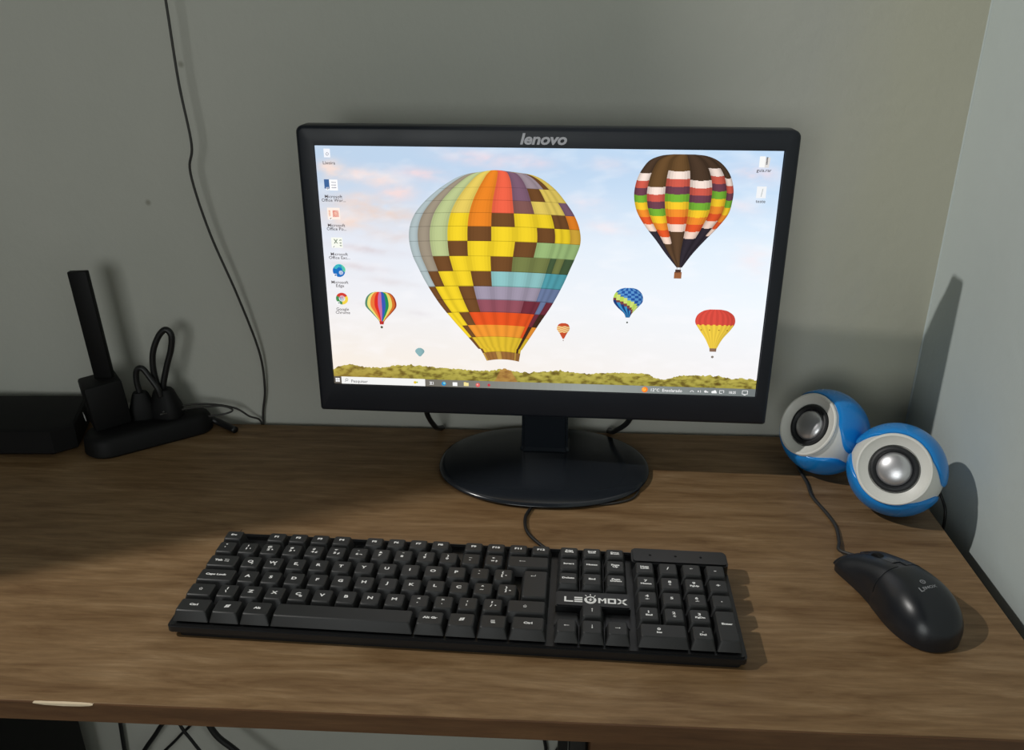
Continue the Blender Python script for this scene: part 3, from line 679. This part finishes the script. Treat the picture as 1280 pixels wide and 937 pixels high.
loft(bm, [[mpt(s, PI * k / NA, -.0004 if s > .004 else 0) for k in range(NA + 1)] for s in ss], close=True)
finish(bm, 'shell', M_MOUSE, ms, auto=60)
for side in (0, 1):
    bm = bmesh.new(); a0, a1 = (.34, PI / 2 - .06) if side == 0 else (PI / 2 + .06, PI - .34)
    so = [.0045 + (.0575 - .0045) * i / 24 for i in range(25)]; outer_, inner_ = [], []
    for s in so:
        sc_ = min(s, .0555); ex = s - sc_
        outer_.append([mpt(sc_, a0 + (a1 - a0) * k / 16, .0002) + Vector((0, ex, 0)) for k in range(17)])
        inner_.append([mpt(sc_, a0 + (a1 - a0) * k / 16, -.0010) + Vector((0, ex, 0)) for k in range(17)])
    loft(bm, [o_ + i_[::-1] for o_, i_ in zip(outer_, inner_)])
    finish(bm, 'button', M_MOUSE, ms, auto=50)
bm = bmesh.new(); Mw = T(0, .030, .0202) @ Matrix.Rotation(PI / 2, 4, 'Y')
lathe(bm, [(.006, -.0030), (.0088, -.0026), (.0095, -.0012), (.0095, .0012), (.0088, .0026), (.006, .0030)], 32, Mw)
finish(bm, 'scroll_wheel', M_MATTE, ms, auto=50)
bm = bmesh.new()
loft(bm, [[mpt(q_, PI / 2, .00035) + Vector((x, 0, z)) for x, z in ((-.0036, 0), (.0036, 0), (.0036, -.003), (-.0036, -.003))] for q_ in [.012 + .032 * i / 14 for i in range(15)]])
finish(bm, 'wheel_well', M_GLOSS, ms, auto=50)
# logo on the palm rest
def on_mouse(me):
    for v in me.vertices:
        best = min((mpt(v.co.y, PI * (.25 + .5 * k / 80)) for k in range(81)), key=lambda p: abs(p.x - v.co.x)); v.co.z = best.z + .0003
bm = bmesh.new(); bm_text(bm, 'L', .0056, T(-.0062, -.0255), sx=1.3, bold=.0001); bm_text(bm, 'EMOX', .0034, T(.0016, -.0252), sx=1.3, bold=.0001)
wide(bm, [disc(0, 0, 2.2, 0, 359.9, 20, r0=1.4), [(-.5, -1.3), (.9, .3), (.1, .25), (.6, 1.4), (-.8, -.1), (0, -.05)]], T(.0002, -.0190) @ Matrix.Scale(.001, 4))
bmesh.ops.rotate(bm, verts=bm.verts, cent=(0, -.022, 0), matrix=Matrix.Rotation(0.05, 3, 'Z'))
o = finish(bm, 'lettering', M_MOUSETXT, ms); on_mouse(o.data)
mmw = Matrix.Translation((.3115, -.1985, H)) @ Matrix.Rotation(math.radians(17.5), 4, 'Z')
inv = mmw.inverted()
def mloc(x, y, z): return inv @ Vector((x, y, H + z))
tube('lead', M_BROWNCABLE, ms, [(0, .053, .0085), (0, .0600, .008), mloc(.2845, -.130, .0055), mloc(.290, -.112, .0025), mloc(.2945, -.086, .0016), mloc(.2918, -.062, .0016), mloc(.2868, -.035, .0016), mloc(.2885, -.008, .0016), mloc(.288, .030, .0016), mloc(.300, .075, .0016)], lambda t: .0026 if t < .08 else .0015)

# ================================================================== SPEAKERS
def speaker(loc, yaw, pitch, roll, label, RB=.0492):
    """sphere of radius .048; local front = -Y. white core, two blue shells leaving a tapering white band"""
    G = RB / .0492; RC = .0465 * G
    t = thing('speaker', label, 'speaker', (loc[0], loc[1], H), (0, 0, 0), 'round blue and white desktop speakers')
    R_ = (Matrix.Rotation(yaw, 4, 'Z') @ Matrix.Rotation(-pitch, 4, 'X') @ Matrix.Rotation(roll, 4, 'Y'))
    hub = Matrix.Translation((0, 0, RB)) @ R_
    def put(o): o.matrix_local = hub; return o
    TO = Matrix.Rotation(PI / 2, 4, 'X')     # lathe axis +Z -> -Y
    TH0 = math.radians(52)                   # opening of the shells
    bm = bmesh.new(); pr = [(RC * math.sin(math.radians(a)), RC * math.cos(math.radians(a))) for a in range(179, 47, -3)]
    rf = RC * math.sin(math.radians(49)); zf = RC * math.cos(math.radians(49))
    pr = [(max(r, .0003), z) for r, z in pr] + [(rf + .0014 * G, zf + .0022 * G), (rf + .0006 * G, zf + .0034 * G), (rf - .0012 * G, zf + .0036 * G), (rf - .0035 * G, zf + .0016 * G), (.0248 * G, zf - .0010 * G), (.0240 * G, zf - .0035 * G), (.001, zf - .004 * G)]
    lathe(bm, pr, 72, TO); put(finish(bm, 'body', M_WHITE, t, auto=45))
    bm = bmesh.new(); ro, ri = .0236 * G, .0172 * G
    lathe(bm, [(ro, zf - .0030 * G), (ro, zf + .0002 * G), (ro - .0014 * G, zf + .0016 * G), (ro - .0034 * G, zf + .0017 * G), (ri + .0010 * G, zf - .0006 * G), (ri, zf - .0020 * G), (ri - .0004 * G, zf - .0035 * G)], 64, TO)
    put(finish(bm, 'surround', M_SURR, t, auto=50))
    bm = bmesh.new(); lathe(bm, [(ri + .0006 * G, zf - .0035 * G)] + [(ri * math.sin(a), zf - .0022 * G + .0072 * G * (math.cos(a) - 0)) for a in [PI / 2 * (1 - k / 12) for k in range(12)]] + [(.0002, zf - .0022 * G + .0072 * G)], 64, TO)
    put(finish(bm, 'cone', M_CONE, t, smooth=True))
    for sgn in (1, -1):
        bm = bmesh.new(); NT, NS = 40, 40; o_, i_ = [], []
        for i in range(NT + 1):
            th = TH0 + (PI - TH0) * (i / NT) ** 1.0
            # half angle of the white band: wide at the front ring, narrow at the side
            k = min(1, (th - TH0) / math.radians(30)); ta = math.radians(7) + math.radians(34) * (1 - k) ** 2.4
            if th > math.radians(120): ta = math.radians(7)
            ro_, ri_ = [], []
            for j in range(NS + 1):
                ph = ta + (PI - 2 * ta) * j / NS; d = Vector((math.sin(th) * math.cos(ph), -math.cos(th), sgn * math.sin(th) * math.sin(ph)))
                ro_.append(d * RB); ri_.append(d * (RC - .0004))
            o_.append(ro_); i_.append(ri_)
        # soft rims: pull the outermost rows in a little
        for i in range(NT + 1):
            for j in (0, NS): o_[i][j] = o_[i][j] * ((RB - .0012) / RB)
        for j in range(NS + 1): o_[0][j] = o_[0][j] * ((RB - .0010) / RB)
        loft(bm, [a + b[::-1] for a, b in zip(o_, i_)]); put(finish(bm, 'upper_cover' if sgn > 0 else 'lower_cover', M_BLUE, t, auto=50))
    return t
s1 = speaker((.3085, .0225, 0), math.radians(-61), math.radians(30), math.radians(16), 'blue and white round speaker turned aside, at the back nearer the monitor', .0438)
s2 = speaker((.3543, -.0525, 0), math.radians(-29), math.radians(27), math.radians(14), 'blue and white round speaker with bright silver cone, at the right desk edge', .0440)
# lead hanging from the front speaker over the desk's right edge
tube('lead', M_RUBBER, s2, [(.0390, .018, .030), (.0470, .022, .020), (.0545, .012, .006), (.0560, .002, -.010), (.0560, .002, -.06)], .0014)

# ================================================================== LEFT: set-top box, power strip, plugs, wireless adapter
sb = thing('media_box', 'flat black box at the far left against the wall', 'box', (-.62, .0445, H), (0, 0, .05))
bm = bmesh.new()
def cbox(z, g, x1=.138): return [Vector((x, y, z)) for x, y in ((-.115 + g, -.046 + g), (x1 - .018 - g, -.046 + g), (x1 - g, -.030 + g), (x1 - .018 - g, .042 - g), (-.115 + g, .042 - g))]
loft(bm, [cbox(.003, .003), cbox(.006, 0), cbox(.031, 0), cbox(.0335, .0025)])
finish(bm, 'casing', M_MATTE, sb, auto=40)
for x in (-.10, .09):
    for y in (-.03, .03): bx('foot', M_RUBBER, sb, x, x + .012, y - .005, y + .005, 0, .004)
ps = thing('power_strip', 'black rounded power strip lying on the desk against the wall', 'power strip', (-.415, .050, H), (0, 0, math.radians(33)))
bm = bmesh.new(); rings = []
for z, g in ((0, .003), (.003, 0), (.017, .001), (.022, .004), (.024, .009)):
    ring = []
    for cx, a0, rad in ((.050, -90, .018), (-.040, 90, .026)):
        for k in range(13): a = math.radians(a0 + 180 * k / 12); ring.append(Vector((cx + (rad - g) * math.cos(a), (rad - g) * math.sin(a), z)))
    rings.append(ring)
loft(bm, rings); finish(bm, 'body', M_MATTE, ps, auto=40)
tube('cord', M_RUBBER, ps, [(.066, 0, .010), (.074, -.006, .006), (.082, -.020, .004), (.086, -.03, .004)], .004)
wa = thing('wireless_adapter', 'black box-shaped adapter with an upright flat blade antenna', 'adapter', (-.4535, .046, H + .0242), (0, 0, 0))
bx('housing', M_MATTE, wa, -.019, .019, -.019, .019, 0, .052, bev=.003, rot=(0, -.06, math.radians(38)))
ant = bx('antenna', M_MATTE, wa, -.0102, .0102, -.0035, .0035, 0, .120, bev=.0012, loc=(.001, .004, .050), rot=(0, -.045, 0))
lb = bx('sticker', M_LABEL, wa, -.0004, .0, -.0055, .0055, -.0030, .0035, loc=(-.0186, -.016, .013), rot=(0, -.06, math.radians(38)))
lb['label'] = 'small pale sticker'
def plug(loc, rz, label, pts, r, w_=.014, h=.030):
    p = thing('power_plug', label, 'plug', loc, (0, 0, rz), 'black plugs in the power strip')
    bm = bmesh.new(); rings = []
    for z, k in ((0, 1.0), (.010, 1.0), (.018, .82), (h - .003, .62), (h, .5)):
        rings.append([Vector((w_ * k * math.copysign(abs(math.cos(a)) ** .7, math.cos(a)), w_ * .72 * k * math.copysign(abs(math.sin(a)) ** .7, math.sin(a)), z)) for a in [2 * PI * i / 20 for i in range(20)]])
    loft(bm, rings); finish(bm, 'body', M_MATTE, p, auto=50)
    R_ = Matrix.Rotation(-rz, 3, 'Z')
    tube('cord', M_RUBBER, p, [R_ @ Vector(q_) for q_ in pts], r)
    return p
plug((-.4225, .060, H + .0242), .3, 'black plug in the strip with a short bent cord, beside the adapter',
     [(0, 0, .028), (-.001, 0, .044), (.0015, 0, .056), (.008, 0, .058), (.015, -.001, .048), (.022, -.002, .036), (.024, -.002, .026)], .0032)
plug((-.3985, .066, H + .0242), -.1, 'black plug in the strip with a tall looped cord, rightmost of the plugs',
     [(-.004, 0, .026), (-.007, 0, .050), (-.0045, 0, .073), (.004, .001, .092), (.013, .002, .1005), (.0185, .002, .094), (.0155, .002, .078), (.008, .001, .058), (.001, 0, .036), (.000, 0, .026)], .0034, w_=.018, h=.032)
# loose thin wire
tag(tube('thin_wire', M_BROWNCABLE, None, [(-.397, .052, H + .034), (-.380, .070, H + .034), (-.356, .083, H + .030), (-.330, .087, H + .024), (-.316, .091, H + .012), (-.306, .0975, H + .003), (-.3035, .0985, H - .02)], .0011),
    'thin grey wire curving from the plugs to the back edge of the desk', 'wire')
tag(tube('thin_wire', M_BROWNCABLE, None, [(-.398, .048, H + .033), (-.375, .070, H + .0305), (-.345, .083, H + .028), (-.331, .083, H + .0235), (-.340, .080, H + .0195), (-.365, .075, H + .0175), (-.378, .066, H + .0215)], .0011),
    'thin grey wire forming a small flat loop beside the power strip', 'wire')
# long cord hanging down the wall
CAMP = Vector((0.0296, -0.7720, 0.4466 + H))
path = [(-.3445, .62, .026), (-.3450, .50, .026), (-.3432, .448, .026), (-.3424, .375, .025), (-.3385, .315, .024), (-.3440, .286, .022), (-.3330, .225, .019), (-.3120, .155, .015), (-.2960, .090, .009), (-.2950, .045, .006), (-.3010, .012, .0045), (-.303, -.03, .0045)]
tag(tube('hanging_cord', M_BROWNCABLE, None, [(CAMP.x + (x - CAMP.x) * (YW - g - CAMP.y) / .8664, YW - g, CAMP.z + (H + z - CAMP.z) * (YW - g - CAMP.y) / .8664) for x, z, g in path], .0013),
    'long thin grey cord hanging down the bare wall left of the monitor', 'cord')
# monitor leads behind the screen
def ml(*pts): return [Mloc0 @ Vector((x, y, z + H)) for x, y, z in pts]
Mloc0 = (Matrix.Translation((0.0225, 0.0115, H)) @ Euler((0, 0, -0.0252)).to_matrix().to_4x4()).inverted()
tube('power_lead', M_RUBBER, mon, ml((-.098, .036, .100), (-.1045, .050, .060), (-.1048, .055, .038), (-.0990, .070, .0150), (-.0955, .086, .0050), (-.0945, .0965, -.002), (-.0945, .0985, -.03), (-.0945, .0985, -.14)), .0029)
tube('video_lead', M_RUBBER, mon, ml((.090, .034, .100), (.116, .048, .060), (.1117, .055, .034), (.1000, .064, .0185), (.0965, .080, .0085), (.0950, .0950, .002), (.0950, .0985, -.02), (.0950, .0985, -.14)), .0029)
# a loose end peeping from under the foot
tag(tube('thin_wire', M_BROWNCABLE, None, [(x, y, H + .0013) for x, y in ((.060, -.052), (.076, -.0595), (.094, -.056), (.110, -.047), (.1175, -.032), (.1165, -.018), (.110, -.008))], .0011),
    'thin wire peeping out from under the right side of the monitor foot', 'wire')

# ================================================================== UNDER THE DESK
pc = thing('computer_tower', 'black computer tower standing under the left end of the desk', 'computer', (-.714, -.10, 0))
bx('case', M_MATTE, pc, -.11, .116, -.19, .17, .012, .640, bev=.004)
for x in (-.09, .08):
    for y in (-.17, .14): bx('foot', M_RUBBER, pc, x, x + .02, y, y + .02, 0, .013)
bx('front_panel', M_GLOSS, pc, -.10, .106, -.196, -.19, .03, .62, bev=.002)
cl = [('slim straight black cord hanging under the desk beside the tower', [(-.5588, -.4676), (-.562, -.5155)], .0028),
      ('thick black cord slanting left under the desk, second from the tower', [(-.5003, -.4689), (-.5296, -.5136)], .0032),
      ('thin black cord slanting left under the desk, third from the tower', [(-.4666, -.4686), (-.5042, -.5122)], .002),
      ('thin black cord curving right under the desk', [(-.4439, -.4674), (-.425, -.5078)], .0022),
      ('thick black cord slanting right under the desk', [(-.3836, -.4671), (-.351, -.5037)], .0042),
      ('slim dark cord hanging just left of the desk leg', [(.0286, -.4651), (.031, -.4824)], .0024),
      ('dark flat cord slanting beside the desk leg', [(.0534, -.4652), (.0462, -.4816)], .0040)]
for ci, (lab, ((xa, za), (xb, zb_)), r) in enumerate(cl):
    yy = YW - .008 - (ci % 5) * .010; dx = (xb - xa); dz = (zb_ - za)
    P = [(xa - dx * 2.2 * .6, yy, H + za - dz * 3.5), (xa - dx * .8, yy, H + za - dz), (xa, yy, H + za), (xb, yy, H + zb_), (xb + dx * .5, yy, H + zb_ + dz * .9), (xb + dx * .6, yy - .01, H + zb_ + dz * 2), (xb + dx * .6, yy - .02, .02)]
    tag(tube('hanging_cord', M_RUBBER, None, P, r), lab, 'cord', 'cords under the desk')

# ================================================================== BULB BLOCKER, unseen, added beyond the desk's left end to shade desk and wall
bc = thing('bulb_blocker', 'tall unseen shelved blocker added beyond the left end of the desk, side panels sloped to shape its shadow', 'bulb_blocker', (-1.2, 0, 0))
M_WD = mat('blocker_board', (150, 146, 138), .6)
def side(x0):
    bm = bmesh.new(); loft(bm, [[Vector((x, -.488, 0)), Vector((x, -.236, 2.25)), Vector((x, .095, 2.25)), Vector((x, .095, 0))] for x in (x0, x0 + .02)])
    finish(bm, 'side_panel', M_WD, bc)
side(.28); side(-.30)
bx('back_panel', M_WD, bc, -.28, .28, .085, .095, 0, 2.25)
for k in range(6):
    z = .06 + k * .43; bx('shelf', M_WD, bc, -.28, .28, -.478 + .112 * z, .085, z, z + .02)
